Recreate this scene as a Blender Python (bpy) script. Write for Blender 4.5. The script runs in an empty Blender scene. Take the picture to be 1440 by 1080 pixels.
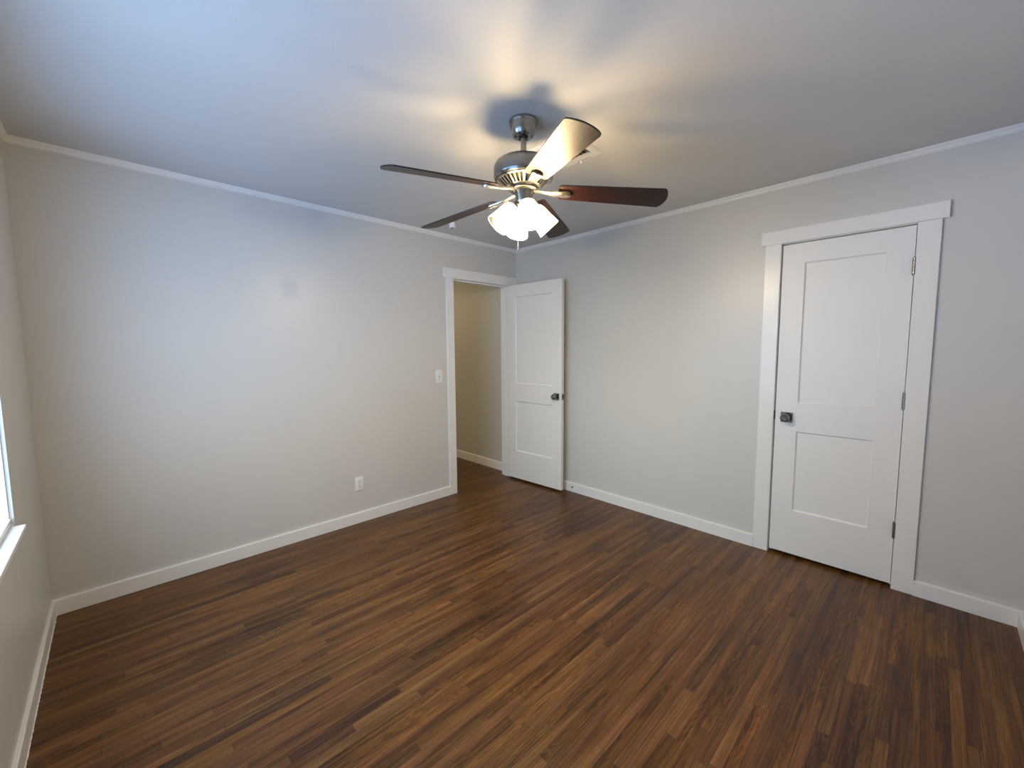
import bpy, bmesh, math, random
from mathutils import Vector, Matrix
random.seed(7)
S = bpy.context.scene
COL = S.collection
R = math.radians

# ------------------------------------------------------------------ room numbers (metres)
L = 3.482          # room size along x (window wall at x=-L, closet wall at x=0)
D = 3.571          # room size along y (door wall at y=0, wall behind the camera at y=-D)
H = 2.444
BH = 0.086         # baseboard height
WT = 0.12          # wall thickness

# ------------------------------------------------------------------ camera
cam_d = bpy.data.cameras.new('camera')
cam_d.sensor_fit = 'HORIZONTAL'
cam_d.sensor_width = 36.0
cam_d.lens = 578.87 / 1440 * 36.0
cam_d.clip_start = 0.02
cam = bpy.data.objects.new('camera', cam_d)
COL.objects.link(cam)
_a, _p, _r = R(45 + 0.8815), R(-4.9533), R(-0.3785)
F = Vector((math.cos(_a) * math.cos(_p), math.sin(_a) * math.cos(_p), math.sin(_p)))
Rt = Vector((math.sin(_a), -math.cos(_a), 0))
Up = Rt.cross(F)
R2 = Rt * math.cos(_r) + Up * math.sin(_r)
U2 = -Rt * math.sin(_r) + Up * math.cos(_r)
m = Matrix((R2, U2, -F)).transposed().to_4x4()
m.translation = Vector((-3.169, -3.1987, 1.4018))
cam.matrix_world = m
S.camera = cam

# ------------------------------------------------------------------ view, world, daylight
S.view_settings.view_transform = 'Standard'
S.view_settings.look = 'None'
S.view_settings.exposure = 0.0
S.view_settings.gamma = 1.0
S.view_settings.use_curve_mapping = False
S.cycles.use_denoising = True
S.cycles.max_bounces = 12
S.cycles.diffuse_bounces = 7
S.cycles.glossy_bounces = 5
S.cycles.transmission_bounces = 8
S.cycles.transparent_max_bounces = 12
S.cycles.sample_clamp_indirect = 8.0
S.cycles.caustics_reflective = False
S.cycles.caustics_refractive = False

SKY = dict(low_n=(8.3, 10.6, 16.5), low_m=(1.6, 3.1, 5.4), low_s=(3.6, 6.2, 11.0),
           up_n=(3.8, 4.5, 6.8), up_m=(6.3, 8.2, 10.6), up_s=(5.8, 6.6, 8.2))
BULB = 880.0
BULB_C = (1.0, 0.785, 0.485)
HALL_W = 32.0

w = bpy.data.worlds.new('daylight'); S.world = w
w.use_nodes = True
nt = w.node_tree; nt.nodes.clear()
def N(nt, t, **kw):
    n = nt.nodes.new(t)
    for k, v in kw.items():
        if k.startswith('i_'):
            n.inputs[int(k[2:])].default_value = v
        else:
            setattr(n, k, v)
    return n
# the sky and the ground outside differ by height and by compass direction (north side, straight out, south side)
tc = N(nt, 'ShaderNodeTexCoord'); sp = N(nt, 'ShaderNodeSeparateXYZ')
nt.links.new(tc.outputs['Generated'], sp.inputs[0])
def ramp01(sock, lo, hi):
    mr = N(nt, 'ShaderNodeMapRange', interpolation_type='SMOOTHSTEP'); mr.inputs[1].default_value = lo; mr.inputs[2].default_value = hi
    nt.links.new(sock, mr.inputs[0]); return mr.outputs[0]
def mixc(fac, a, b):
    mx = N(nt, 'ShaderNodeMix', data_type='RGBA'); nt.links.new(fac, mx.inputs[0])
    for i, c in ((6, a), (7, b)):
        if isinstance(c, tuple): mx.inputs[i].default_value = c + (1,)
        else: nt.links.new(c, mx.inputs[i])
    return mx.outputs[2]
wu = ramp01(sp.outputs[2], -0.10, 0.10); wn_ = ramp01(sp.outputs[1], 0.15, 0.50); ws_ = ramp01(sp.outputs[1], -0.15, -0.50)
north = mixc(wu, SKY['low_n'], SKY['up_n']); mid_ = mixc(wu, SKY['low_m'], SKY['up_m']); south = mixc(wu, SKY['low_s'], SKY['up_s'])
wcol = mixc(ws_, mixc(wn_, mid_, north), south)
bg = N(nt, 'ShaderNodeBackground'); out = N(nt, 'ShaderNodeOutputWorld')
nt.links.new(wcol, bg.inputs[0]); nt.links.new(bg.outputs[0], out.inputs[0])

WY0, WY1, WZ0, WZ1 = -0.735, -2.45, 0.735, 2.06     # window opening in the left wall
pl = bpy.data.lights.new('window_daylight', 'AREA'); pl.shape = 'RECTANGLE'
pl.size = abs(WY1 - WY0); pl.size_y = WZ1 - WZ0; pl.cycles.is_portal = True
po = bpy.data.objects.new('window_daylight', pl); COL.objects.link(po)
po.location = (-L - 0.10, (WY0 + WY1) / 2, (WZ0 + WZ1) / 2)
po.rotation_euler = (R(90), 0, R(-90))     # faces +x, into the room
# added point light without a fitting, brightens the hallway beyond the open door
hl = bpy.data.lights.new('hall_fill_light', 'POINT'); hl.energy = HALL_W; hl.color = (1.0, 0.83, 0.55); hl.shadow_soft_size = 0.12
ho = bpy.data.objects.new('hall_fill_light', hl); COL.objects.link(ho); ho.location = (-1.5, 2.6, 2.1)

# ------------------------------------------------------------------ materials
def mat(name):
    m = bpy.data.materials.new(name); m.use_nodes = True
    return m, m.node_tree, m.node_tree.nodes['Principled BSDF']
def simple(name, col, rough=0.5, metal=0.0, spec=0.5):
    m, nt, b = mat(name)
    b.inputs['Base Color'].default_value = (*col, 1)
    b.inputs['Roughness'].default_value = rough
    b.inputs['Metallic'].default_value = metal
    b.inputs['Specular IOR Level'].default_value = spec
    return m
def objco(nt):
    return N(nt, 'ShaderNodeTexCoord').outputs['Object']
def add_bump(nt, b, scale, dist, strength=1.0, detail=3):
    no = N(nt, 'ShaderNodeTexNoise'); no.inputs['Scale'].default_value = scale; no.inputs['Detail'].default_value = detail
    nt.links.new(objco(nt), no.inputs['Vector'])
    bp = N(nt, 'ShaderNodeBump'); bp.inputs['Strength'].default_value = strength; bp.inputs['Distance'].default_value = dist
    nt.links.new(no.outputs[0], bp.inputs['Height']); nt.links.new(bp.outputs[0], b.inputs['Normal'])
    return bp
def paint(name, col, rough, bump=0.0006, scale=60, vary=0.03):
    m, nt, b = mat(name)
    b.inputs['Roughness'].default_value = rough
    no = N(nt, 'ShaderNodeTexNoise'); no.inputs['Scale'].default_value = 1.7; no.inputs['Detail'].default_value = 4
    nt.links.new(objco(nt), no.inputs['Vector'])
    r = N(nt, 'ShaderNodeValToRGB')
    r.color_ramp.elements[0].position = 0.3; r.color_ramp.elements[1].position = 0.7
    r.color_ramp.elements[0].color = (*[c * (1 - vary) for c in col], 1)
    r.color_ramp.elements[1].color = (*col, 1)
    nt.links.new(no.outputs[0], r.inputs[0]); nt.links.new(r.outputs[0], b.inputs['Base Color'])
    add_bump(nt, b, scale, bump)
    return m, nt, b, r
M_WALL, _, _, _ = paint('wall_paint', (0.61, 0.60, 0.565), 0.38, 0.0005, 70)
M_CEIL, _, _, _ = paint('ceiling_paint', (0.61, 0.60, 0.585), 0.55, 0.0006, 90)
M_TRIM, _, _, _ = paint('trim_gloss_paint', (0.80, 0.785, 0.75), 0.28, 0.0004, 25, 0.02)
M_DOOR, _nt, _b, _ = paint('door_paint', (0.78, 0.765, 0.73), 0.46, 0.0003, 30, 0.015)
_b.inputs['Specular IOR Level'].default_value = 0.8
M_HALL, _, _, _ = paint('hall_paint', (0.56, 0.54, 0.47), 0.5, 0.0005, 70)

# back wall: same paint with the duller touched-up patch
def wall_with_patch():
    m, nt, b, r = paint('wall_paint_patched', (0.61, 0.60, 0.565), 0.38, 0.0005, 70)
    co = objco(nt)
    sub = N(nt, 'ShaderNodeVectorMath', operation='SUBTRACT'); sub.inputs[1].default_value = (-2.243, 0, 1.835)
    nt.links.new(co, sub.inputs[0])
    no = N(nt, 'ShaderNodeTexNoise'); no.inputs['Scale'].default_value = 14; no.inputs['Detail'].default_value = 4
    nt.links.new(co, no.inputs['Vector'])
    ln = N(nt, 'ShaderNodeVectorMath', operation='LENGTH'); nt.links.new(sub.outputs[0], ln.inputs[0])
    ma = N(nt, 'ShaderNodeMath', operation='MULTIPLY_ADD'); ma.inputs[1].default_value = 0.12; nt.links.new(no.outputs[0], ma.inputs[0]); nt.links.new(ln.outputs['Value'], ma.inputs[2])
    st = N(nt, 'ShaderNodeMapRange'); st.inputs[1].default_value = 0.118; st.inputs[2].default_value = 0.130; st.inputs[3].default_value = 1; st.inputs[4].default_value = 0
    nt.links.new(ma.outputs[0], st.inputs[0])
    mxx = N(nt, 'ShaderNodeMix', data_type='RGBA'); nt.links.new(st.outputs[0], mxx.inputs[0])
    nt.links.new(r.outputs[0], mxx.inputs[6]); mxx.inputs[7].default_value = (0.582, 0.575, 0.543, 1)
    nt.links.new(mxx.outputs[2], b.inputs['Base Color'])
    mrr = N(nt, 'ShaderNodeMapRange'); mrr.inputs[3].default_value = 0.38; mrr.inputs[4].default_value = 0.50
    nt.links.new(st.outputs[0], mrr.inputs[0]); nt.links.new(mrr.outputs[0], b.inputs['Roughness'])
    return m
M_WALLB = wall_with_patch()

def floor_mat():
    m, nt, b = mat('oak_strip_floor')
    lk = nt.links.new
    co = objco(nt)
    s = N(nt, 'ShaderNodeSeparateXYZ'); lk(co, s.inputs[0])
    def math_(op, a, bb=None, c=None):
        n = N(nt, 'ShaderNodeMath', operation=op)
        for i, v in enumerate((a, bb, c)):
            if v is None: continue
            if isinstance(v, (int, float)): n.inputs[i].default_value = v
            else: lk(v, n.inputs[i])
        return n.outputs[0]
    def wn(v, dim='1D'):
        n = N(nt, 'ShaderNodeTexWhiteNoise', noise_dimensions=dim)
        lk(v, n.inputs['W' if dim == '1D' else 'Vector']); return n
    W = 0.0381
    yy = math_('DIVIDE', math_('ADD', s.outputs[1], 20.0), W)
    row = math_('FLOOR', yy); fy = math_('FRACT', yy)
    rn = wn(row)
    sepc = N(nt, 'ShaderNodeSeparateColor'); lk(rn.outputs['Color'], sepc.inputs[0])
    ln_ = math_('MULTIPLY_ADD', sepc.outputs[0], 0.70, 0.35)          # strip length in this row
    off = math_('MULTIPLY', sepc.outputs[1], 7.0)
    xx = math_('DIVIDE', math_('ADD', math_('ADD', s.outputs[0], 30.0), off), ln_)
    seg = math_('FLOOR', xx); fx = math_('FRACT', xx)
    idv = math_('MULTIPLY_ADD', seg, 13.37, math_('MULTIPLY', row, 3.71))
    idn = wn(idv)
    idc = N(nt, 'ShaderNodeSeparateColor'); lk(idn.outputs['Color'], idc.inputs[0])
    # grain space: stretched along x, shifted per strip
    cb = N(nt, 'ShaderNodeCombineXYZ')
    lk(math_('MULTIPLY', s.outputs[0], 1.0), cb.inputs[0]); lk(math_('MULTIPLY', s.outputs[1], 1.0), cb.inputs[1])
    lk(math_('MULTIPLY', idc.outputs[0], 40.0), cb.inputs[2])
    def noise(vec, sx, sy, scale, detail=4, rough=0.6, dist=0.0):
        mp = N(nt, 'ShaderNodeMapping'); mp.inputs['Scale'].default_value = (sx, sy, 1)
        lk(vec, mp.inputs[0])
        n = N(nt, 'ShaderNodeTexNoise'); n.inputs['Scale'].default_value = scale
        n.inputs['Detail'].default_value = detail; n.inputs['Roughness'].default_value = rough; n.inputs['Distortion'].default_value = dist
        lk(mp.outputs[0], n.inputs['Vector']); return n.outputs[0]
    fine = noise(cb.outputs[0], 5.0, 170, 1.0, 5, 0.7)
    mid = noise(cb.outputs[0], 2.2, 30, 1.0, 4, 0.6, 0.8)
    # cathedral figure: bands of a stretched noise field
    base = noise(cb.outputs[0], 2.4, 17, 1.0, 2.5, 0.5, 0.5)
    band = math_('SINE', math_('MULTIPLY', base, 85.0))
    band = math_('MULTIPLY_ADD', band, 0.5, 0.5)
    bandamt = math_('MULTIPLY', math_('GREATER_THAN', idc.outputs[1], 0.70), 0.20)
    blot = noise(co, 1.2, 2.2, 1.0, 3, 0.6)
    # tone per strip
    t = math_('MULTIPLY_ADD', math_('POWER', idc.outputs[2], 0.55), 0.30, 0.235)
    streak = noise(co, 0.9, 26, 1.0, 4, 0.6, 0.3)
    t = math_('ADD', t, math_('MULTIPLY', math_('SUBTRACT', streak, 0.5), 0.85))
    knot = N(nt, 'ShaderNodeMapRange'); lk(noise(co, 1.3, 9, 1.0, 2, 0.5, 0.4), knot.inputs[0])
    knot.inputs[1].default_value = 0.60; knot.inputs[2].default_value = 0.74; knot.inputs[3].default_value = 0.0; knot.inputs[4].default_value = 0.16
    t = math_('SUBTRACT', t, knot.outputs[0])
    t = math_('ADD', t, math_('MULTIPLY', math_('SUBTRACT', fine, 0.5), 1.15))
    t = math_('ADD', t, math_('MULTIPLY', math_('SUBTRACT', mid, 0.5), 0.45))
    t = math_('SUBTRACT', t, math_('MULTIPLY', math_('SUBTRACT', band, 0.4), bandamt))
    t = math_('ADD', t, math_('MULTIPLY', math_('SUBTRACT', blot, 0.5), 0.35))
    ramp = N(nt, 'ShaderNodeValToRGB'); lk(t, ramp.inputs[0])
    cr = ramp.color_ramp
    cr.elements[0].position = 0.0; cr.elements[0].color = (0.018, 0.0078, 0.0040, 1)
    cr.elements[1].position = 1.0; cr.elements[1].color = (0.30, 0.150, 0.058, 1)
    for pos, c in ((0.25, (0.058, 0.0230, 0.0080)), (0.5, (0.130, 0.056, 0.0165)), (0.75, (0.215, 0.101, 0.032))):
        e = cr.elements.new(pos); e.color = (*c, 1)
    # hue drift per strip
    hs = N(nt, 'ShaderNodeHueSaturation')
    lk(ramp.outputs[0], hs.inputs['Color'])
    lk(math_('MULTIPLY_ADD', idc.outputs[0], 0.012, 0.494), hs.inputs['Hue'])
    lk(math_('MULTIPLY_ADD', idc.outputs[1], 0.08, 1.0), hs.inputs['Saturation'])
    # seams
    ey = math_('MULTIPLY', math_('MINIMUM', fy, math_('SUBTRACT', 1.0, fy)), W)
    ex = math_('MULTIPLY', math_('MINIMUM', fx, math_('SUBTRACT', 1.0, fx)), ln_)
    e = math_('MINIMUM', ey, ex)
    gap = N(nt, 'ShaderNodeMapRange'); gap.inputs[1].default_value = 0.0003; gap.inputs[2].default_value = 0.0014
    lk(e, gap.inputs[0])
    mxx = N(nt, 'ShaderNodeMix', data_type='RGBA'); lk(gap.outputs[0], mxx.inputs[0])
    mu = N(nt, 'ShaderNodeMix', data_type='RGBA', blend_type='MULTIPLY'); mu.inputs[0].default_value = 0.8
    lk(hs.outputs[0], mu.inputs[6]); mu.inputs[7].default_value = (0.1, 0.08, 0.07, 1)
    lk(mu.outputs[2], mxx.inputs[6]); lk(hs.outputs[0], mxx.inputs[7])
    lk(mxx.outputs[2], b.inputs['Base Color'])
    lk(math_('MULTIPLY_ADD', fine, 0.20, 0.26), b.inputs['Roughness'])
    b.inputs['Specular IOR Level'].default_value = 0.35
    bp = N(nt, 'ShaderNodeBump'); bp.inputs['Distance'].default_value = 0.0012; bp.inputs['Strength'].default_value = 0.5
    hgt = math_('ADD', math_('MULTIPLY', fine, 0.25), math_('ADD', gap.outputs[0], math_('MULTIPLY', idc.outputs[0], 0.25)))
    lk(hgt, bp.inputs['Height']); lk(bp.outputs[0], b.inputs['Normal'])
    return m
M_FLOOR = floor_mat()

def nickel():
    m, nt, b = mat('brushed_nickel')
    b.inputs['Metallic'].default_value = 1.0
    b.inputs['Base Color'].default_value = (0.30, 0.29, 0.265, 1)
    b.inputs['Roughness'].default_value = 0.30
    mp = N(nt, 'ShaderNodeMapping'); mp.inputs['Scale'].default_value = (4, 4, 400)
    nt.links.new(objco(nt), mp.inputs[0])
    no = N(nt, 'ShaderNodeTexNoise'); no.inputs['Scale'].default_value = 3
    nt.links.new(mp.outputs[0], no.inputs['Vector'])
    r = N(nt, 'ShaderNodeMapRange'); r.inputs[3].default_value = 0.22; r.inputs[4].default_value = 0.29
    nt.links.new(no.outputs[0], r.inputs[0]); nt.links.new(r.outputs[0], b.inputs['Roughness'])
    return m
M_NICKEL = nickel()
M_CHROME = simple('satin_knob_metal', (0.24, 0.235, 0.23), 0.14, 1.0)
M_IRON = simple('bright_nickel_arm', (0.62, 0.59, 0.52), 0.25, 1.0)
M_HINGE = simple('hinge_metal', (0.27, 0.25, 0.23), 0.35, 1.0)
M_BLACK = simple('black_recess', (0.012, 0.012, 0.013), 0.6)
M_DARKM = simple('dark_metal', (0.10, 0.10, 0.10), 0.35, 1.0)
M_PLASTIC = simple('white_plastic', (0.80, 0.79, 0.76), 0.3)
M_VENT = simple('vent_enamel', (0.74, 0.73, 0.70), 0.35)
M_VINYL = simple('window_vinyl', (0.82, 0.83, 0.83), 0.3)
M_CHAIN = simple('chain_metal', (0.75, 0.72, 0.66), 0.25, 1.0)

def blade_mat():
    m, nt, b = mat('dark_walnut_blade')
    mp = N(nt, 'ShaderNodeMapping'); mp.inputs['Scale'].default_value = (2.0, 45, 45)
    nt.links.new(N(nt, 'ShaderNodeTexCoord').outputs['UV'], mp.inputs[0])
    no = N(nt, 'ShaderNodeTexNoise'); no.inputs['Scale'].default_value = 1.5; no.inputs['Detail'].default_value = 5; no.inputs['Distortion'].default_value = 0.4
    nt.links.new(mp.outputs[0], no.inputs['Vector'])
    r = N(nt, 'ShaderNodeValToRGB'); nt.links.new(no.outputs[0], r.inputs[0])
    r.color_ramp.elements[0].position = 0.3; r.color_ramp.elements[0].color = (0.0030, 0.0012, 0.0008, 1)
    r.color_ramp.elements[1].position = 0.72; r.color_ramp.elements[1].color = (0.024, 0.0068, 0.0034, 1)
    nt.links.new(r.outputs[0], b.inputs['Base Color'])
    b.inputs['Roughness'].default_value = 0.36
    b.inputs['Specular IOR Level'].default_value = 0.32
    return m
M_BLADE = blade_mat()
M_BEDGE = simple('black_blade_edge', (0.010, 0.008, 0.007), 0.35)

def shade_mat():
    m, nt, b = mat('frosted_glass_shade')
    nt.nodes.remove(b)
    o = nt.nodes['Material Output']
    tl = N(nt, 'ShaderNodeBsdfTranslucent'); tl.inputs[0].default_value = (0.96, 0.90, 0.78, 1)
    tr = N(nt, 'ShaderNodeBsdfTransparent'); tr.inputs[0].default_value = (0.98, 0.95, 0.88, 1)
    gl = N(nt, 'ShaderNodeBsdfGlossy'); gl.inputs['Roughness'].default_value = 0.15
    m1 = N(nt, 'ShaderNodeMixShader'); m1.inputs[0].default_value = 0.50
    nt.links.new(tl.outputs[0], m1.inputs[1]); nt.links.new(tr.outputs[0], m1.inputs[2])
    m2 = N(nt, 'ShaderNodeMixShader'); m2.inputs[0].default_value = 0.06
    nt.links.new(m1.outputs[0], m2.inputs[1]); nt.links.new(gl.outputs[0], m2.inputs[2])
    nt.links.new(m2.outputs[0], o.inputs[0])
    return m
M_SHADE = shade_mat()
def bulb_mat():
    m, nt, b = mat('lit_bulb')
    b.inputs['Base Color'].default_value = (0.9, 0.9, 0.9, 1)
    b.inputs['Emission Color'].default_value = (*BULB_C, 1)
    b.inputs['Emission Strength'].default_value = BULB
    return m
M_BULB = bulb_mat()
def glass_mat():
    m, nt, b = mat('window_glass')
    nt.nodes.remove(b); o = nt.nodes['Material Output']
    tr = N(nt, 'ShaderNodeBsdfTransparent'); tr.inputs[0].default_value = (0.93, 0.97, 0.97, 1)
    gl = N(nt, 'ShaderNodeBsdfGlossy'); gl.inputs['Roughness'].default_value = 0.02
    fr = N(nt, 'ShaderNodeFresnel'); fr.inputs[0].default_value = 1.45
    ge = N(nt, 'ShaderNodeNewGeometry'); inv = N(nt, 'ShaderNodeMath', operation='SUBTRACT'); inv.inputs[0].default_value = 1
    nt.links.new(ge.outputs['Backfacing'], inv.inputs[1])
    mul = N(nt, 'ShaderNodeMath', operation='MULTIPLY'); nt.links.new(fr.outputs[0], mul.inputs[0]); nt.links.new(inv.outputs[0], mul.inputs[1])
    mm = N(nt, 'ShaderNodeMixShader'); nt.links.new(mul.outputs[0], mm.inputs[0])
    nt.links.new(tr.outputs[0], mm.inputs[1]); nt.links.new(gl.outputs[0], mm.inputs[2])
    nt.links.new(mm.outputs[0], o.inputs[0])
    return m
M_GLASS = glass_mat()

# ------------------------------------------------------------------ mesh helpers
def box(bm, x0, x1, y0, y1, z0, z1, mi=0):
    xs = sorted((x0, x1)); ys = sorted((y0, y1)); zs = sorted((z0, z1))
    v = [bm.verts.new((x, y, z)) for z in zs for y in ys for x in xs]
    fs = [(0, 2, 3, 1), (4, 5, 7, 6), (0, 1, 5, 4), (2, 6, 7, 3), (0, 4, 6, 2), (1, 3, 7, 5)]
    for f in fs:
        bm.faces.new([v[i] for i in f]).material_index = mi
def bevel_all(bm, off, seg=2):
    bmesh.ops.bevel(bm, geom=list(bm.edges), offset=off, segments=seg, profile=0.5, affect='EDGES', clamp_overlap=True)
def obj(name, bm, mats, parent=None, smooth=False):
    bmesh.ops.recalc_face_normals(bm, faces=bm.faces)
    me = bpy.data.meshes.new(name); bm.to_mesh(me); bm.free()
    for mt in (mats if isinstance(mats, (list, tuple)) else [mats]): me.materials.append(mt)
    if smooth:
        for p in me.polygons: p.use_smooth = True
        try: me.set_sharp_from_angle(angle=R(38))
        except Exception: pass
    o = bpy.data.objects.new(name, me); COL.objects.link(o)
    if parent is not None: o.parent = parent
    return o
def tag(o, label, cat, group=None, kind=None):
    if label: o['label'] = label
    if cat: o['category'] = cat
    if group: o['group'] = group
    if kind: o['kind'] = kind
    return o
def empty(name, loc):
    o = bpy.data.objects.new(name, None); o.empty_display_size = 0.05
    COL.objects.link(o); o.location = loc; return o
def lathe(bm, prof, M=None, n=40, mi=0, closed=False):
    """prof: list of (r, z); revolved about z, then moved by matrix M"""
    M = M or Matrix.Identity(4); rings = []
    for r, z in prof:
        if r < 1e-6: rings.append([bm.verts.new(M @ Vector((0, 0, z)))])
        else: rings.append([bm.verts.new(M @ Vector((r * math.cos(2 * math.pi * i / n), r * math.sin(2 * math.pi * i / n), z))) for i in range(n)])
    pairs = list(zip(rings, rings[1:]))
    if closed: pairs.append((rings[-1], rings[0]))
    for a, b in pairs:
        for i in range(n):
            j = (i + 1) % n
            if len(a) == 1 and len(b) == 1: continue
            if len(a) == 1: f = bm.faces.new((a[0], b[i], b[j]))
            elif len(b) == 1: f = bm.faces.new((a[i], a[j], b[0]))
            else: f = bm.faces.new((a[i], a[j], b[j], b[i]))
            f.material_index = mi
    return bm
def tube(bm, pts, rad, n=10, mi=0):
    pts = [Vector(p) for p in pts]; rings = []
    rads = rad if isinstance(rad, (list, tuple)) else [rad] * len(pts)
    for k, p in enumerate(pts):
        d = (pts[min(k + 1, len(pts) - 1)] - pts[max(k - 1, 0)]).normalized()
        a = d.orthogonal().normalized(); a = (Vector((0, 0, 1)).cross(d)).normalized() if abs(d.z) < 0.95 else Vector((1, 0, 0)).cross(d).normalized()
        b = d.cross(a)
        rings.append([bm.verts.new(p + (a * math.cos(2 * math.pi * i / n) + b * math.sin(2 * math.pi * i / n)) * rads[k]) for i in range(n)])
    for A, B in zip(rings, rings[1:]):
        for i in range(n):
            bm.faces.new((A[i], A[(i + 1) % n], B[(i + 1) % n], B[i])).material_index = mi
    bm.faces.new(rings[0]).material_index = mi; bm.faces.new(rings[-1]).material_index = mi
def extrude_profile(bm, prof, axis, a0, a1, m0=0.0, m1=0.0, flip=False):
    """prof: (d, z) points, d = distance from the wall; extruded along the wall with mitre m0/m1 (extra length per d)"""
    A = [axis(d, z, a0 + m0 * d) for d, z in prof]; B = [axis(d, z, a1 + m1 * d) for d, z in prof]
    va = [bm.verts.new(p) for p in A]; vb = [bm.verts.new(p) for p in B]
    n = len(prof)
    for i in range(n):
        j = (i + 1) % n
        bm.faces.new((va[i], va[j], vb[j], vb[i]))
    bm.faces.new(va); bm.faces.new(vb)

# ------------------------------------------------------------------ door openings
EX0, EX1, EH = -0.835, -0.115, 2.056         # entry door clear opening in the back wall
CY0, CY1, CH = -2.461, -3.087, 2.060         # closet door opening in the right wall
JT = 0.019                                   # jamb board thickness

# ------------------------------------------------------------------ room shell
bm = bmesh.new(); box(bm, -L - WT, 0.95, -D - WT, 3.6, -0.12, 0.0)
tag(obj('floor', bm, M_FLOOR), 'dark stained oak strip floor running through the room and hallway', 'floor', kind='structure')
bm = bmesh.new(); box(bm, -L - WT, 0.95, -D - WT, 3.6, H, H + 0.12)
tag(obj('ceiling', bm, M_CEIL), 'smooth light grey ceiling the fan hangs from', 'ceiling', kind='structure')
bm = bmesh.new()
box(bm, -L - WT, EX0 - JT, 0, WT, 0, H); box(bm, EX1 + JT, WT, 0, WT, 0, H); box(bm, EX0 - JT, EX1 + JT, 0, WT, EH + JT, H)
tag(obj('wall_back', bm, M_WALLB), 'pale grey wall with the open door, light switch and outlet', 'wall', kind='structure')
bm = bmesh.new()
box(bm, 0, WT, CY0 + JT, 0, 0, H); box(bm, 0, WT, CY1 - JT, -D - WT, 0, H); box(bm, 0, WT, CY1 - JT, CY0 + JT, CH + JT, H)
tag(obj('wall_right', bm, M_WALL), 'pale grey wall holding the closed closet door', 'wall', kind='structure')
bm = bmesh.new()
box(bm, -L - WT, -L, WY0, 0, 0, H); box(bm, -L - WT, -L, -D - WT, WY1, 0, H)
box(bm, -L - WT, -L, WY1, WY0, 0, WZ0); box(bm, -L - WT, -L, WY1, WY0, WZ1, H)
tag(obj('wall_left', bm, M_WALL), 'pale grey wall with the window at the left edge', 'wall', kind='structure')
bm = bmesh.new(); box(bm, -L, 0, -D - WT, -D, 0, H)
tag(obj('wall_front', bm, M_WALL), 'pale grey wall behind the camera', 'wall', kind='structure')
# closet interior
bm = bmesh.new()
box(bm, 0.85, 0.95, -D - WT, -1.9, 0, H); box(bm, WT, 0.85, -2.0, -1.9, 0, H); box(bm, WT, 0.85, -D - WT, -D, 0, H)
tag(obj('wall_closet', bm, M_WALL), 'walls of the dark closet behind the closed door', 'wall', kind='structure')
# hallway
HX = -0.02
bm = bmesh.new()
box(bm, HX, 0.10, WT, 3.6, 0, H)
tag(obj('wall_hall_right', bm, M_HALL), 'beige grey hallway wall seen through the doorway', 'wall', kind='structure')
bm = bmesh.new(); box(bm, -2.6, HX, 3.5, 3.6, 0, H); box(bm, -2.6, -2.5, WT, 3.5, 0, H)
tag(obj('wall_hall_end', bm, M_HALL), 'far walls of the hallway out of sight', 'wall', kind='structure')

# ------------------------------------------------------------------ baseboards
def bb_prof(t, h=BH): return [(0, 0), (t, 0), (t, h - 0.004), (t - 0.004, h), (0, h)]
AX_BACK = lambda d, z, a: (a, -d, z)
AX_RIGHT = lambda d, z, a: (-d, a, z)
AX_LEFT = lambda d, z, a: (-L + d, a, z)
AX_FRONT = lambda d, z, a: (a, -D + d, z)
AX_HALL = lambda d, z, a: (HX - d, a, z)
CW = 0.080                                   # entry casing width
bm = bmesh.new(); extrude_profile(bm, bb_prof(0.017), AX_BACK, -L, EX0 - CW + 0.001)
tag(obj('baseboard_back', bm, M_TRIM), 'white baseboard below the outlet, running to the open doorway', 'baseboard', kind='structure')
bm = bmesh.new(); extrude_profile(bm, bb_prof(0.020), AX_RIGHT, -0.0175, CY0 + 0.0925)
extrude_profile(bm, bb_prof(0.020), AX_RIGHT, CY1 - 0.0925, -D)
tag(obj('baseboard_right', bm, M_TRIM), 'white baseboard on both sides of the closet door', 'baseboard', kind='structure')
bm = bmesh.new()
ys = [(-0.0175) + (-D + 0.0175) * i / 60 for i in range(61)]
extrude_profile(bm, bb_prof(0.0125), AX_LEFT, -0.0175, -D)
bl_ = tag(obj('baseboard_left', bm, M_TRIM), 'white baseboard below the window with a rough painted bottom edge', 'baseboard', kind='structure')
bm = bmesh.new(); prev = None
for k in range(480):
    y = -0.0175 + (-D + 0.0355) * k / 479; wd = 0.0026 + random.uniform(-0.0009, 0.0011) + (0.002 if random.random() < 0.08 else 0)
    cur = [bm.verts.new(p) for p in ((-L + 0.012, y, 0), (-L + 0.0125 + wd, y, 0.0003), (-L + 0.0125 + wd * 0.8, y, 0.0022), (-L + 0.012, y, 0.0045))]
    if prev:
        for i in range(4): bm.faces.new((prev[i], prev[(i + 1) % 4], cur[(i + 1) % 4], cur[i]))
    prev = cur
obj('paint_edge', bm, M_TRIM, bl_)
bm = bmesh.new(); extrude_profile(bm, bb_prof(0.017), AX_FRONT, -L + 0.0125, -0.020)
tag(obj('baseboard_front', bm, M_TRIM), 'white baseboard on the wall behind the camera', 'baseboard', kind='structure')
bm = bmesh.new(); extrude_profile(bm, bb_prof(0.015, 0.095), AX_HALL, WT, 3.5)
tag(obj('baseboard_hall', bm, M_TRIM), 'white baseboard of the hallway seen through the doorway', 'baseboard', kind='structure')

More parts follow.
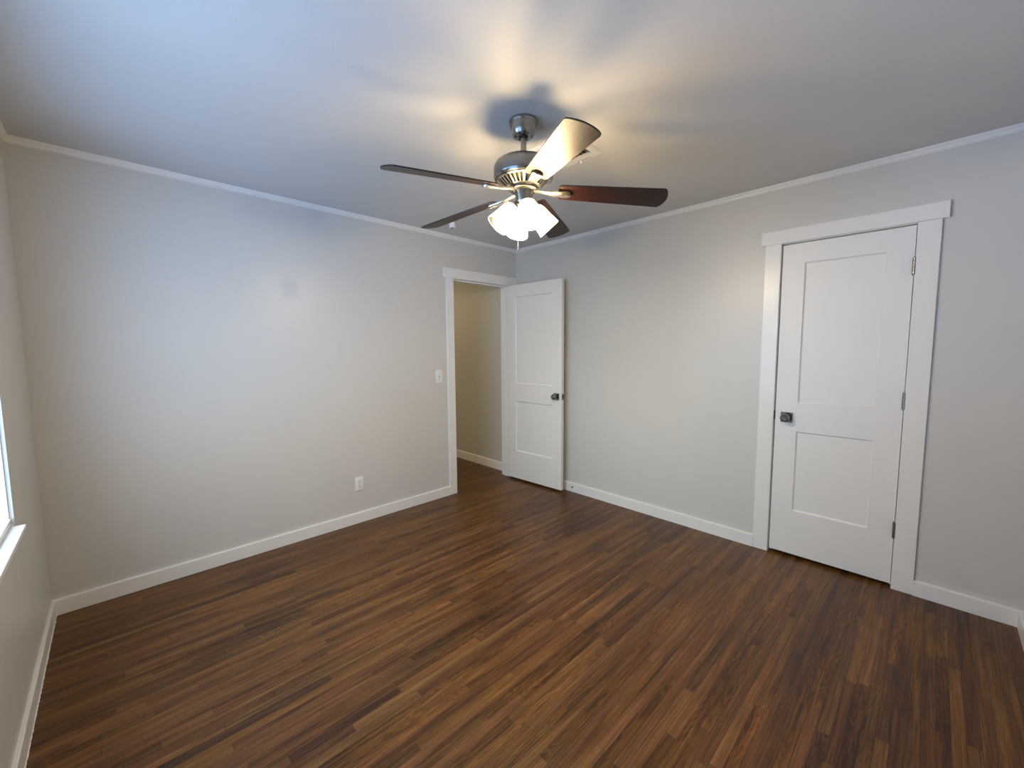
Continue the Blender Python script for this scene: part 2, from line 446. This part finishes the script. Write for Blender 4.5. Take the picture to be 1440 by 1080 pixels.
# ------------------------------------------------------------------ crown moulding
def crown_prof():
    pts = [(0, H - 0.033), (0.006, H - 0.033)]
    for i in range(7):                        # lower bead
        a = -math.pi / 2 + math.pi * i / 6
        pts.append((0.006 + 0.005 * math.cos(a), H - 0.027 + 0.005 * math.sin(a)))
    pts += [(0.0065, H - 0.021), (0.008, H - 0.016), (0.012, H - 0.0125), (0.0165, H - 0.0115)]
    for i in range(6):
        a = -math.pi / 2 + (math.pi / 2) * i / 5
        pts.append((0.0165 + 0.0045 * math.cos(a), H - 0.0065 + 0.0045 * math.sin(a)))
    pts += [(0.021, H), (0, H)]
    return pts
for k, (nm, ax, a0, a1, m0, m1, lb) in enumerate((
        ('trim_1', AX_BACK, -L, 0, 1, -1, 'thin white crown moulding above the open door wall'),
        ('trim_2', AX_RIGHT, 0, -D, -1, 1, 'thin white crown moulding above the closet door wall'),
        ('trim_3', AX_LEFT, 0, -D, -1, 1, 'thin white crown moulding above the window wall'),
        ('trim_4', AX_FRONT, -L, 0, 1, -1, 'thin white crown moulding on the wall behind the camera'))):
    bm = bmesh.new(); extrude_profile(bm, crown_prof(), ax, a0, a1, m0, m1)
    tag(obj(nm, bm, M_TRIM, smooth=True), lb, 'crown moulding', kind='structure')

# ------------------------------------------------------------------ casings
TC = 0.017
e = 0.0012
def bev_box(args, off=0.0012, seg=1):
    bm = bmesh.new(); box(bm, *args); bevel_all(bm, off, seg); return bm
# entry door casing
bm = bmesh.new()
box(bm, EX0 - JT, EX0, 0, WT, 0, EH + JT); box(bm, EX1, EX1 + JT, 0, WT, 0, EH + JT); box(bm, EX0, EX1, 0, WT, EH, EH + JT)
box(bm, EX0, EX0 + 0.011, 0.040, 0.075, 0, EH); box(bm, EX1 - 0.011, EX1, 0.040, 0.075, 0, EH); box(bm, EX0 + 0.011, EX1 - 0.011, 0.040, 0.075, EH - 0.011, EH)
t5 = tag(obj('trim_5', bm, M_TRIM), 'white flat casing and jamb around the open doorway', 'door casing', kind='structure')
obj('side_casing', bev_box((EX0 - CW, EX0, -TC, 0, 0, EH)), M_TRIM, t5)
obj('side_casing', bev_box((EX1 + 0.005, -0.0005, -TC, 0, 0, EH)), M_TRIM, t5)
obj('head_casing', bev_box((EX0 - CW - 0.024, -0.0005, -TC - 0.003, 0, EH, 2.1466)), M_TRIM, t5)
for z in (0.98,):
    obj('strike_plate', bev_box((EX0, EX0 + 0.002, 0.008, 0.036, z - 0.06, z)), M_HINGE, t5)
# closet door casing
bm = bmesh.new()
box(bm, 0, WT, CY0, CY0 + JT, 0, CH + JT); box(bm, 0, WT, CY1 - JT, CY1, 0, CH + JT); box(bm, 0, WT, CY1, CY0, CH, CH + JT)
box(bm, 0.042, 0.075, CY0 - 0.011, CY0, 0, CH); box(bm, 0.042, 0.075, CY1, CY1 + 0.011, 0, CH); box(bm, 0.042, 0.075, CY1 + 0.011, CY0 - 0.011, CH - 0.011, CH)
t6 = tag(obj('trim_6', bm, M_TRIM), 'white flat casing and jamb around the closet door', 'door casing', kind='structure')
CCW = 0.0925
obj('side_casing', bev_box((-TC, 0, CY0 + 0.003, CY0 + CCW, 0, 2.063)), M_TRIM, t6)
obj('side_casing', bev_box((-TC, 0, CY1 - CCW, CY1, 0, 2.063)), M_TRIM, t6)
obj('head_casing', bev_box((-TC - 0.004, 0, CY1 - CCW - 0.0245, CY0 + CCW + 0.0245, 2.0635, 2.1488)), M_TRIM, t6)
obj('strike_plate', bev_box((-0.0015, 0.030, CY0 - 0.0015, CY0 + 0.0025, 0.915, 0.975), 0.0005), M_DARKM, t6)

# ------------------------------------------------------------------ two-panel doors
def door_mesh(wd, hd, th, stiles, rails, rec=0.011, slope=0.0085):
    """local frame: u across from hinge edge (0..wd), w up, v = thickness (0 = front face, th = back)"""
    bm = bmesh.new()
    u = [0, stiles[0], wd - stiles[1], wd]; z = [0] + list(rails) + [hd]
    for v0, sg in ((0, 1), (th, -1)):
        grid = {}
        for i, uu in enumerate(u):
            for j, zz in enumerate(z): grid[i, j] = bm.verts.new((uu, v0, zz))
        for i in range(3):
            for j in range(len(z) - 1):
                q = [grid[i, j], grid[i + 1, j], grid[i + 1, j + 1], grid[i, j + 1]]
                if i == 1 and j in (1, 3):
                    a = [(u[1], z[j]), (u[2], z[j]), (u[2], z[j + 1]), (u[1], z[j + 1])]
                    c = [(u[1] + slope, z[j] + slope), (u[2] - slope, z[j] + slope), (u[2] - slope, z[j + 1] - slope), (u[1] + slope, z[j + 1] - slope)]
                    s2 = slope * 0.8
                    inn = [bm.verts.new((x, v0 + sg * rec, y)) for x, y in c]
                    lip = [bm.verts.new((q[k].co.x + (c[k][0] - a[k][0]) * 0.15, v0 + sg * rec * 0.55, q[k].co.z + (c[k][1] - a[k][1]) * 0.15)) for k in range(4)]
                    for k in range(4):
                        k2 = (k + 1) % 4
                        bm.faces.new((q[k], q[k2], lip[k2], lip[k])); bm.faces.new((lip[k], lip[k2], inn[k2], inn[k]))
                    bm.faces.new(inn)
                else: bm.faces.new(q)
        if v0 == 0: g0 = grid
        else: g1 = grid
    n = len(z) - 1
    for j in range(n):
        for i in (0, 3): bm.faces.new((g0[i, j], g0[i, j + 1], g1[i, j + 1], g1[i, j]))
    for i in range(3):
        for j in (0, n): bm.faces.new((g0[i, j], g0[i + 1, j], g1[i + 1, j], g1[i, j]))
    return bm
DH = 2.028; DB = 0.022
RAILS = (0.294, 0.827, 1.014, 1.907)
def knob(parent, M, size=0.066):
    """square rosette and round faceted knob; local +z points away from the door"""
    bm = bmesh.new(); s = size / 2
    box(bm, -s, s, -s, s, 0, 0.008); bevel_all(bm, 0.002, 2)
    bm.transform(M); ro = obj('knob_rosette', bm, M_CHROME, parent)
    bm = bmesh.new()
    lathe(bm, [(0, 0.006), (0.012, 0.006), (0.012, 0.026), (0.0175, 0.031), (0.0255, 0.038), (0.0275, 0.046), (0.0265, 0.055), (0.0215, 0.061), (0.0175, 0.0625), (0.016, 0.0605), (0, 0.0600)], n=28)
    bm.transform(M); obj('door_knob', bm, M_CHROME, parent, smooth=True)
def hinge(parent, x, y, z0, z1, r=0.0062, leaf=None):
    bm = bmesh.new(); n = 5; hh = (z1 - z0) / n
    for k in range(n):
        lathe(bm, [(0, z0 + k * hh + .0006), (r, z0 + k * hh + .0006), (r, z0 + (k + 1) * hh - .0006), (0, z0 + (k + 1) * hh - .0006)], Matrix.Translation((x, y, 0)), n=14)
    lathe(bm, [(0, z0 - 0.006), (r * .6, z0 - 0.004), (r * .75, z0), (0, z0)], Matrix.Translation((x, y, 0)), n=14)
    lathe(bm, [(0, z1), (r * .75, z1), (r * .6, z1 + 0.004), (0, z1 + 0.006)], Matrix.Translation((x, y, 0)), n=14)
    if leaf: box(bm, *leaf, z0, z1)
    obj('hinge', bm, M_HINGE, parent, smooth=True)

# closet door: front face at x = +0.001, hinge edge at y = -3.0835
d2 = empty('door_2', (0.001, -3.0835, DB))
tag(d2, 'closed white two-panel closet door with hinges on its right', 'door', kind='structure')
bm = door_mesh(0.6175, DH, 0.035, (0.1165, 0.121), RAILS)
bm.transform(Matrix(((0, 1, 0, 0), (1, 0, 0, 0), (0, 0, 1, 0), (0, 0, 0, 1))))
obj('door_slab', bm, M_DOOR, d2)
K = Matrix.Translation((0, 3.0835 - 2.531, 0.938 - DB)) @ Matrix.Rotation(R(-90), 4, 'Y')
knob(d2, K)
for z0, z1 in ((1.787, 1.878), (1.047, 1.139), (0.302, 0.394)):
    hinge(d2, -0.0115, -0.0015, z0 - DB, z1 - DB, 0.0085)
# entry door: stands open against the right wall, face towards the room at x ~ -0.15
d1 = empty('door_1', (-0.118, -0.020, DB))
tag(d1, 'open white two-panel door swung into the corner', 'door', kind='structure')
bm = door_mesh(0.711, DH, 0.035, (0.1165, 0.121), RAILS)
# local u along -y, front face towards -x
bm.transform(Matrix(((0, 1, 0, -0.035), (-1, 0, 0, 0), (0, 0, 1, 0), (0, 0, 0, 1))))
obj('door_slab', bm, M_DOOR, d1)
knob(d1, Matrix.Translation((-0.035, -0.651, 0.936 - DB)) @ Matrix.Rotation(R(-90), 4, 'Y'))
knob(d1, Matrix.Translation((0, -0.651, 0.936 - DB)) @ Matrix.Rotation(R(90), 4, 'Y'))
bm = bmesh.new(); box(bm, -0.030, -0.005, -0.7125, -0.7105, 0.936 - DB - 0.028, 0.936 - DB + 0.028)
box(bm, -0.023, -0.012, -0.722, -0.712, 0.936 - DB - 0.009, 0.936 - DB + 0.009)
obj('latch_plate', bm, M_CHROME, d1)
for z0, z1 in ((1.787, 1.878), (1.047, 1.139), (0.302, 0.394)):
    hinge(d1, 0.004, 0.004, z0 - DB, z1 - DB, 0.005)
d1.rotation_euler = (0, 0, R(2.6))

# small rubber bumper on the baseboard behind the open door
bm = bmesh.new()
lathe(bm, [(0, 0), (0.007, 0), (0.007, 0.006), (0.0045, 0.009), (0, 0.010)], Matrix.Translation((-0.020, -0.790, 0.046)) @ Matrix.Rotation(R(-90), 4, 'Y'), n=16)
tag(obj('door_bumper', bm, M_BLACK, smooth=True), 'tiny dark bumper on the baseboard beside the open door', 'door stop')

# ------------------------------------------------------------------ window
GX = -L - 0.012
w1 = empty('window_1', (-L, (WY0 + WY1) / 2, WZ0))
tag(w1, 'bright daylight window at the left edge with white sill', 'window', kind='structure')
def wpart(name, boxes, mt, parent=w1, bev=0.0):
    bm = bmesh.new()
    for b_ in boxes: box(bm, *b_)
    if bev: bevel_all(bm, bev, 1)
    bm.transform(Matrix.Translation(-Vector(w1.location)))
    return obj(name, bm, mt, parent)
wm = (WY0 + WY1) / 2
fr = wpart('window_frame', [(GX - 0.06, GX, WY0 - 0.008, WY0, WZ0, WZ1), (GX - 0.06, GX, WY1, WY1 + 0.03, WZ0, WZ1),
    (GX - 0.06, GX, WY1 + 0.03, WY0 - 0.008, WZ1 - 0.03, WZ1), (GX - 0.06, GX + 0.004, WY1 + 0.03, WY0 - 0.008, WZ0, WZ0 + 0.022),
    (GX - 0.06, GX, wm - 0.03, wm + 0.03, WZ0 + 0.022, WZ1 - 0.03)], M_VINYL)
zm = (WZ0 + WZ1) / 2
for a, b_ in ((WY0 - 0.008, wm + 0.03), (wm - 0.03, WY1 + 0.03)):
    wpart('meeting_rail', [(GX - 0.045, GX - 0.008, b_, a, zm - 0.018, zm + 0.018)], M_VINYL)
    wpart('glass_pane', [(GX - 0.016, GX - 0.012, b_, a, WZ0 + 0.022, zm - 0.018)], M_GLASS)
    wpart('glass_pane', [(GX - 0.036, GX - 0.032, b_, a, zm + 0.018, WZ1 - 0.03)], M_GLASS)
wpart('window_sill', [(-L - 0.012, -L + 0.033, WY1 - 0.035, WY0 - 0.035 + 0.0, WZ0 - 0.019, WZ0 - 0.0005)], M_TRIM, bev=0.002)

# ------------------------------------------------------------------ ceiling fan
FX, FY = -1.736, -1.808
fan = empty('ceiling_fan', (FX, FY, H))
tag(fan, 'brushed nickel ceiling fan with five dark wood blades and four lit shades', 'ceiling fan')
Z = lambda z: z - H
def fpart(name, bm, mt, parent=fan, smooth=True): return obj(name, bm, mt, parent, smooth)
# canopy
bm = bmesh.new()
lathe(bm, [(0, 0), (0.066, 0), (0.067, -0.004), (0.0665, -0.010), (0.0645, -0.013), (0.0635, -0.020), (0.0575, -0.046), (0.0525, -0.060), (0.0480, -0.066), (0.022, -0.068), (0.020, -0.064), (0, -0.064)], n=48)
cp = fpart('canopy', bm, M_NICKEL)
bm = bmesh.new()
for k in range(6):
    a = k * math.pi / 3 + 0.3
    lathe(bm, [(0, -0.0655), (0.0035, -0.0655), (0.0035, -0.0690), (0, -0.0690)], Matrix.Translation((0.036 * math.cos(a), 0.036 * math.sin(a), 0)), n=10)
lathe(bm, [(0.014, -0.066), (0.024, -0.066), (0.022, -0.0715), (0.014, -0.073)], n=24, closed=True)
fpart('canopy_collar', bm, M_BLACK, cp)
bm = bmesh.new(); lathe(bm, [(0, -0.05), (0.0130, -0.05), (0.0130, Z(2.255)), (0, Z(2.255))], n=24)
fpart('downrod', bm, M_NICKEL)
# motor housing
bm = bmesh.new()
pr = [(0, 2.272), (0.020, 2.272), (0.024, 2.266), (0.060, 2.2655), (0.112, 2.2625), (0.124, 2.259), (0.132, 2.252), (0.1375, 2.242), (0.1395, 2.230), (0.1395, 2.200), (0.1380, 2.190), (0.134, 2.183), (0.126, 2.181), (0.118, 2.184), (0, 2.186)]
lathe(bm, [(r, Z(z)) for r, z in pr], n=64)
mh = fpart('motor_housing', bm, M_NICKEL)
# slotted ring under the motor
bm = bmesh.new()
lathe(bm, [(0.1195, Z(2.1845)), (0.1235, Z(2.178)), (0.117, Z(2.1745)), (0.112, Z(2.179))], n=64, closed=True)
lathe(bm, [(0.082, Z(2.153)), (0.084, Z(2.148)), (0.070, Z(2.1445)), (0.060, Z(2.148)), (0.060, Z(2.155))], n=64, closed=True)
lathe(bm, [(0.112, Z(2.184)), (0.076, Z(2.160)), (0.05, Z(2.160)), (0.05, Z(2.186))], n=48, mi=1, closed=True)
for k in range(32):
    a = 2 * math.pi * k / 32
    T = Matrix.Rotation(a, 4, 'Z')
    v = []
    for r, z in ((0.117, 2.178), (0.081, 2.149)):
        hw = 0.0052 if r > 0.1 else 0.0036
        for s in (-1, 1):
            for dz in (0, 0.006): v.append(bm.verts.new(T @ Vector((r, s * hw, Z(z) + dz))))
    for f in ((0, 2, 6, 4), (1, 5, 7, 3), (0, 4, 5, 1), (2, 3, 7, 6), (0, 1, 3, 2), (4, 6, 7, 5)):
        bm.faces.new([v[i] for i in f])
fpart('vent_ring', bm, [M_IRON, M_BLACK], mh)
bm = bmesh.new()
lathe(bm, [(0, Z(2.158)), (0.064, Z(2.158)), (0.066, Z(2.154)), (0.066, Z(2.136)), (0.062, Z(2.133)), (0, Z(2.133))], n=48)
fpart('flywheel', bm, M_DARKM)
# light kit cup
bm = bmesh.new()
lathe(bm, [(0, Z(2.135)), (0.045, Z(2.135)), (0.045, Z(2.1315)), (0.0425, Z(2.131)), (0.0415, Z(2.115)), (0.038, Z(2.088)), (0.036, Z(2.078)), (0.030, Z(2.072)), (0.018, Z(2.069)), (0.012, Z(2.060)), (0.006, Z(2.054)), (0, Z(2.053))], n=48)
kit = fpart('light_kit', bm, M_NICKEL)
bm = bmesh.new(); lathe(bm, [(0.0455, Z(2.1345)), (0.0465, Z(2.1345)), (0.0465, Z(2.1310)), (0.0455, Z(2.1310))], n=48, closed=True)
fpart('rubber_gasket', bm, M_BLACK, kit)

# shades
TILT = 43.0
SH_A = (150, 240, 330, 60)
def shade_frame(adeg):
    a = R(adeg); u = Vector((math.cos(a), math.sin(a), 0)); t = R(TILT)
    ax = (u * math.sin(t) - Vector((0, 0, 1)) * math.cos(t)).normalized()
    side = Vector((-math.sin(a), math.cos(a), 0)); third = ax.cross(side)
    org = u * 0.047 + Vector((0, 0, Z(2.055)))
    M = Matrix((side, third, ax)).transposed().to_4x4(); M.translation = org
    return M, u
for adeg in SH_A:
    M, u = shade_frame(adeg)
    bm = bmesh.new()
    outer = [(0.020, 0.000), (0.030, 0.001), (0.0375, 0.006), (0.0425, 0.016), (0.0450, 0.035), (0.0475, 0.065), (0.0510, 0.095), (0.0550, 0.118)]
    inner = [(r - 0.003, s + (0.003 if s < 0.01 else 0)) for r, s in reversed(outer)]
    inner[0] = (0.0522, 0.1178)
    lathe(bm, outer + inner, M, n=40, closed=True)
    sh = fpart('lamp_shade', bm, M_SHADE)
    # arm + socket
    bm = bmesh.new()
    p0 = u * 0.030 + Vector((0, 0, Z(2.092))); p3 = M @ Vector((0, 0, -0.012))
    mid = (p0 + p3) / 2 + Vector((0, 0, 0.006)) + u * 0.008
    tube(bm, [p0, p0.lerp(mid, .6), mid, mid.lerp(p3, .5), p3], 0.0055, 10)
    lathe(bm, [(0, -0.016), (0.011, -0.016), (0.019, -0.010), (0.0225, -0.002), (0.0225, 0.006), (0.017, 0.012), (0.015, 0.034), (0, 0.034)], M, n=24)
    fpart('lamp_socket', bm, M_NICKEL, sh)
    bm = bmesh.new()
    prof = [(0, 0.034), (0.013, 0.034), (0.014, 0.042), (0.020, 0.052), (0.026, 0.064), (0.0285, 0.076), (0.027, 0.088), (0.021, 0.098), (0.011, 0.104), (0, 0.1055)]
    lathe(bm, prof, M, n=20)
    fpart('light_bulb', bm, M_BULB, sh)
# pull chain
bm = bmesh.new()
cxn, cyn = -0.021, 0.019
for k in range(45):
    z = Z(2.062) - k * 0.0038
    bmesh.ops.create_icosphere(bm, subdivisions=1, radius=0.0021, matrix=Matrix.Translation((cxn, cyn, z)))
lathe(bm, [(0, Z(1.896)), (0.003, Z(1.894)), (0.0040, Z(1.880)), (0.003, Z(1.867)), (0, Z(1.866))], Matrix.Translation((cxn, cyn, 0)), n=12)
fpart('pull_chain', bm, M_CHAIN)

# blades
BZ, BA, BPH = 2.094, 97.92, -0.242
ADJ = [(1.6, -0.012), (0.0, 0.0), (-0.4, 0.012), (0.3, -0.003), (-1.5, 0.003)]
def outline():
    r0, r1 = 0.160, 0.642
    w0, w1 = 0.053, 0.068
    pts = []
    # tip: shallow arc with rounded corners, from -w1 to +w1
    c = 0.010; n = 12
    for k in range(n + 1):
        s = -1 + 2 * k / n
        bulge = 0.021 * (1 - s * s)
        xx = r1 + bulge; yy = s * w1
        if k == 0 or k == n:
            sg = 1 if k == n else -1
            cor = [(r1 - c, sg * w1), (r1 - c * .35, sg * (w1 - c * .12)), (r1 + 0.0015, sg * (w1 - c * .5)), (r1 + 0.004, sg * (w1 - c))]
            pts += cor if k == 0 else cor[::-1]
        else: pts.append((xx, yy))
    # root: rounded
    cr = 0.022
    for k in range(7):
        a = R(90 + 90 * k / 6); pts.append((r0 + cr + cr * math.cos(a), w0 - cr + cr * math.sin(a)))
    for k in range(7):
        a = R(180 + 90 * k / 6); pts.append((r0 + cr + cr * math.cos(a), -w0 + cr + cr * math.sin(a)))
    return pts
OUT = outline()
for k in range(5):
    da, dz = ADJ[k]; ang = R(BA + 72 * k + da)
    T = Matrix.Translation((0, 0, Z(BZ + dz))) @ Matrix.Rotation(ang, 4, 'Z') @ Matrix.Translation((0.642, 0, 0)) @ Matrix.Rotation(R(4.2), 4, 'Y') @ Matrix.Translation((-0.642, 0, 0)) @ Matrix.Rotation(BPH, 4, 'X')
    bm = bmesh.new(); th = 0.0055
    uv = bm.loops.layers.uv.new('UVMap')
    lo = [bm.verts.new((x, y, -th / 2)) for x, y in OUT]; hi = [bm.verts.new((x, y, th / 2)) for x, y in OUT]
    bm.faces.new(lo); bm.faces.new(hi)
    n = len(OUT)
    for i in range(n):
        f = bm.faces.new((lo[i], lo[(i + 1) % n], hi[(i + 1) % n], hi[i])); f.material_index = 1
    for f in bm.faces:
        for lp in f.loops: lp[uv].uv = (lp.vert.co.x + k * 1.7, lp.vert.co.y)
    bm.transform(T)
    bl = fpart('fan_blade', bm, [M_BLADE, M_BEDGE], smooth=False)
    # blade iron: ribbon from the flywheel out under the blade
    bm = bmesh.new()
    Ti = T @ Matrix.Rotation(-BPH, 4, 'X')
    st = [(0.046, 0.000, 0.015, 0), (0.064, -0.001, 0.015, 0.1), (0.082, -0.003, 0.015, .3), (0.102, -0.006, 0.0155, .6), (0.122, -0.0085, 0.017, .9), (0.146, -0.0095, 0.0195, 1), (0.170, -0.0095, 0.022, 1), (0.192, -0.0095, 0.0245, 1), (0.205, -0.0095, 0.0235, 1), (0.214, -0.0095, 0.0165, 1), (0.218, -0.0095, 0.006, 1)]
    rings = []
    for r_, z_, hw, tw in st:
        ph = BPH * tw; ring = []
        for s, t in ((-1, -0.0030), (-0.6, -0.0070), (0.6, -0.0070), (1, -0.0030), (1, 0.0036), (-1, 0.0036)):
            y, z = s * hw, z_ + t
            ring.append(bm.verts.new(Ti @ Vector((r_, y * math.cos(ph) - (z if tw else 0) * math.sin(ph) * tw, (z * (math.cos(ph) if tw else 1)) + y * math.sin(ph)))))
        rings.append(ring)
    for A, B in zip(rings, rings[1:]):
        for i in range(6): bm.faces.new((A[i], A[(i + 1) % 6], B[(i + 1) % 6], B[i]))
    bm.faces.new(rings[0]); bm.faces.new(rings[-1])
    for (sx, sy) in ((0.200, 0.0), (0.176, 0.009), (0.176, -0.009)):
        lathe(bm, [(0, -0.0185), (0.0030, -0.0185), (0.0040, -0.0170), (0.0040, -0.015), (0, -0.015)], T @ Matrix.Translation((sx, sy, 0)), n=12)
    fpart('blade_iron', bm, M_IRON, bl)

# ------------------------------------------------------------------ ceiling register
VX0, VX1, VY0, VY1 = -1.52, -1.216, -1.897, -1.60
v = empty('ceiling_vent', ((VX0 + VX1) / 2, (VY0 + VY1) / 2, H))
tag(v, 'small white air register on the ceiling behind the raised fan blade', 'air vent')
def vpart(name, bm, mt):
    bm.transform(Matrix.Translation(-Vector(v.location))); return obj(name, bm, mt, v)
bm = bmesh.new(); fw = 0.060; t = 0.010
ix0, ix1, iy0, iy1 = VX0 + fw, VX1 - fw, VY0 + 0.036, VY1 - 0.036
def ringv(x0, x1, y0, y1, z): return [bm.verts.new(p) for p in ((x0, y0, z), (x1, y0, z), (x1, y1, z), (x0, y1, z))]
rs = [ringv(VX0, VX1, VY0, VY1, H), ringv(VX0, VX1, VY0, VY1, H - 0.003), ringv(VX0 + 0.010, VX1 - 0.010, VY0 + 0.010, VY1 - 0.010, H - t),
      ringv(ix0, ix1, iy0, iy1, H - t), ringv(ix0, ix1, iy0, iy1, H - 0.0005)]
for A, B in zip(rs, rs[1:]):
    for i in range(4): bm.faces.new((A[i], A[(i + 1) % 4], B[(i + 1) % 4], B[i]))
vpart('vent_frame', bm, M_VENT)
bm = bmesh.new(); box(bm, ix0, ix1, iy0, iy1, H - 0.0012, H - 0.0003); vpart('duct_opening', bm, M_BLACK)
nl = 8
for k in range(nl):
    y = iy0 + (iy1 - iy0) * (k + 0.5) / nl
    bm = bmesh.new(); box(bm, ix0, ix1, -0.009, 0.009, -0.0006, 0.0006)
    bm.transform(Matrix.Translation((0, y, H - 0.0078)) @ Matrix.Rotation(R(38), 4, 'X'))
    vpart('vent_louvre', bm, M_VENT)
bm = bmesh.new(); box(bm, VX1 - 0.0215, VX1 - 0.0185, -1.828, -1.742, H - t - 0.0004, H - t + 0.001); vpart('lever_slot', bm, M_BLACK)
bm = bmesh.new(); box(bm, VX1 - 0.022, VX1 - 0.018, -1.772, -1.760, H - t - 0.016, H - t); bevel_all(bm, 0.001, 1); vpart('damper_lever', bm, M_VENT)

# small white cylinder on the ceiling near the door wall
sn = empty('ceiling_sensor', (-1.062, -0.325, H))
tag(sn, 'small white cylinder fixed to the ceiling near the door wall', 'ceiling sensor')
bm = bmesh.new()
lathe(bm, [(0, 0), (0.027, 0), (0.027, -0.034), (0.025, -0.040), (0.022, -0.042), (0.018, -0.042), (0.017, -0.036), (0, -0.036)], n=28); obj('sensor_body', bm, M_PLASTIC, sn, True)
bm = bmesh.new(); lathe(bm, [(0, -0.036), (0.015, -0.036), (0.014, -0.041), (0.009, -0.045), (0, -0.046)], n=24); obj('sensor_shaded_bottom', bm, simple('bottom_shade_grey', (0.16, 0.16, 0.16), 0.3), sn, True)  # grey cap: shade under the cylinder put into its colour

# ------------------------------------------------------------------ outlet and switch on the back wall
M_SLOT = M_BLACK
def plate(name, x, z, w_, h_):
    e_ = empty(name, (x, 0, z))
    bm = bmesh.new(); box(bm, -w_ / 2, w_ / 2, -0.0055, 0, -h_ / 2, h_ / 2); bevel_all(bm, 0.0022, 3)
    obj('cover_plate', bm, M_PLASTIC, e_, True)
    return e_
def screw(e_, z):
    bm = bmesh.new(); lathe(bm, [(0, 0), (0.0032, 0), (0.0030, 0.0012), (0, 0.0016)], Matrix.Translation((0, -0.0053, z)) @ Matrix.Rotation(R(90), 4, 'X'), n=14)
    obj('screw', bm, M_HINGE, e_, True)
o_ = plate('wall_outlet', -1.798, 0.319, 0.070, 0.114)
tag(o_, 'white duplex electrical outlet low on the wall above the baseboard', 'electrical outlet')
for dz in (0.0195, -0.0195):
    bm = bmesh.new()
    n = 28; pts = []
    for i in range(n):
        a = 2 * math.pi * i / n; x = 0.0172 * math.cos(a); z = 0.0172 * math.sin(a)
        pts.append((x, max(-0.0142, min(0.0142, z)) + dz))
    f0 = [bm.verts.new((x, -0.005, z)) for x, z in pts]; f1 = [bm.verts.new((x, -0.0078, z)) for x, z in pts]
    bm.faces.new(f0); bm.faces.new(f1)
    for i in range(n): bm.faces.new((f0[i], f0[(i + 1) % n], f1[(i + 1) % n], f1[i]))
    rc = obj('receptacle', bm, M_PLASTIC, o_)
    bm = bmesh.new()
    box(bm, -0.0076, -0.0052, -0.0083, -0.0070, dz - 0.001, dz + 0.0085); box(bm, 0.0052, 0.0076, -0.0083, -0.0070, dz, dz + 0.0080)
    lathe(bm, [(0, 0), (0.0030, 0), (0.0030, 0.0012), (0, 0.0012)], Matrix.Translation((0, -0.0070, dz - 0.0078)) @ Matrix.Rotation(R(90), 4, 'X'), n=14)
    obj('socket_slots', bm, M_BLACK, rc)
screw(o_, 0)
s_ = plate('light_switch', -1.0085, 1.150, 0.070, 0.114)
tag(s_, 'white toggle light switch beside the open doorway', 'light switch')
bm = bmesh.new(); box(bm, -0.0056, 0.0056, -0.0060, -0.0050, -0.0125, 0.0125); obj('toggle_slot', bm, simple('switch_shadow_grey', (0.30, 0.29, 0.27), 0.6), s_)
bm = bmesh.new(); box(bm, -0.0042, 0.0042, -0.017, -0.005, -0.0048, 0.0048); bevel_all(bm, 0.001, 1); bm.transform(Matrix.Translation((0, 0, 0.0015)) @ Matrix.Rotation(R(-28), 4, 'X'))
obj('toggle', bm, M_PLASTIC, s_)
screw(s_, 0.030); screw(s_, -0.030)
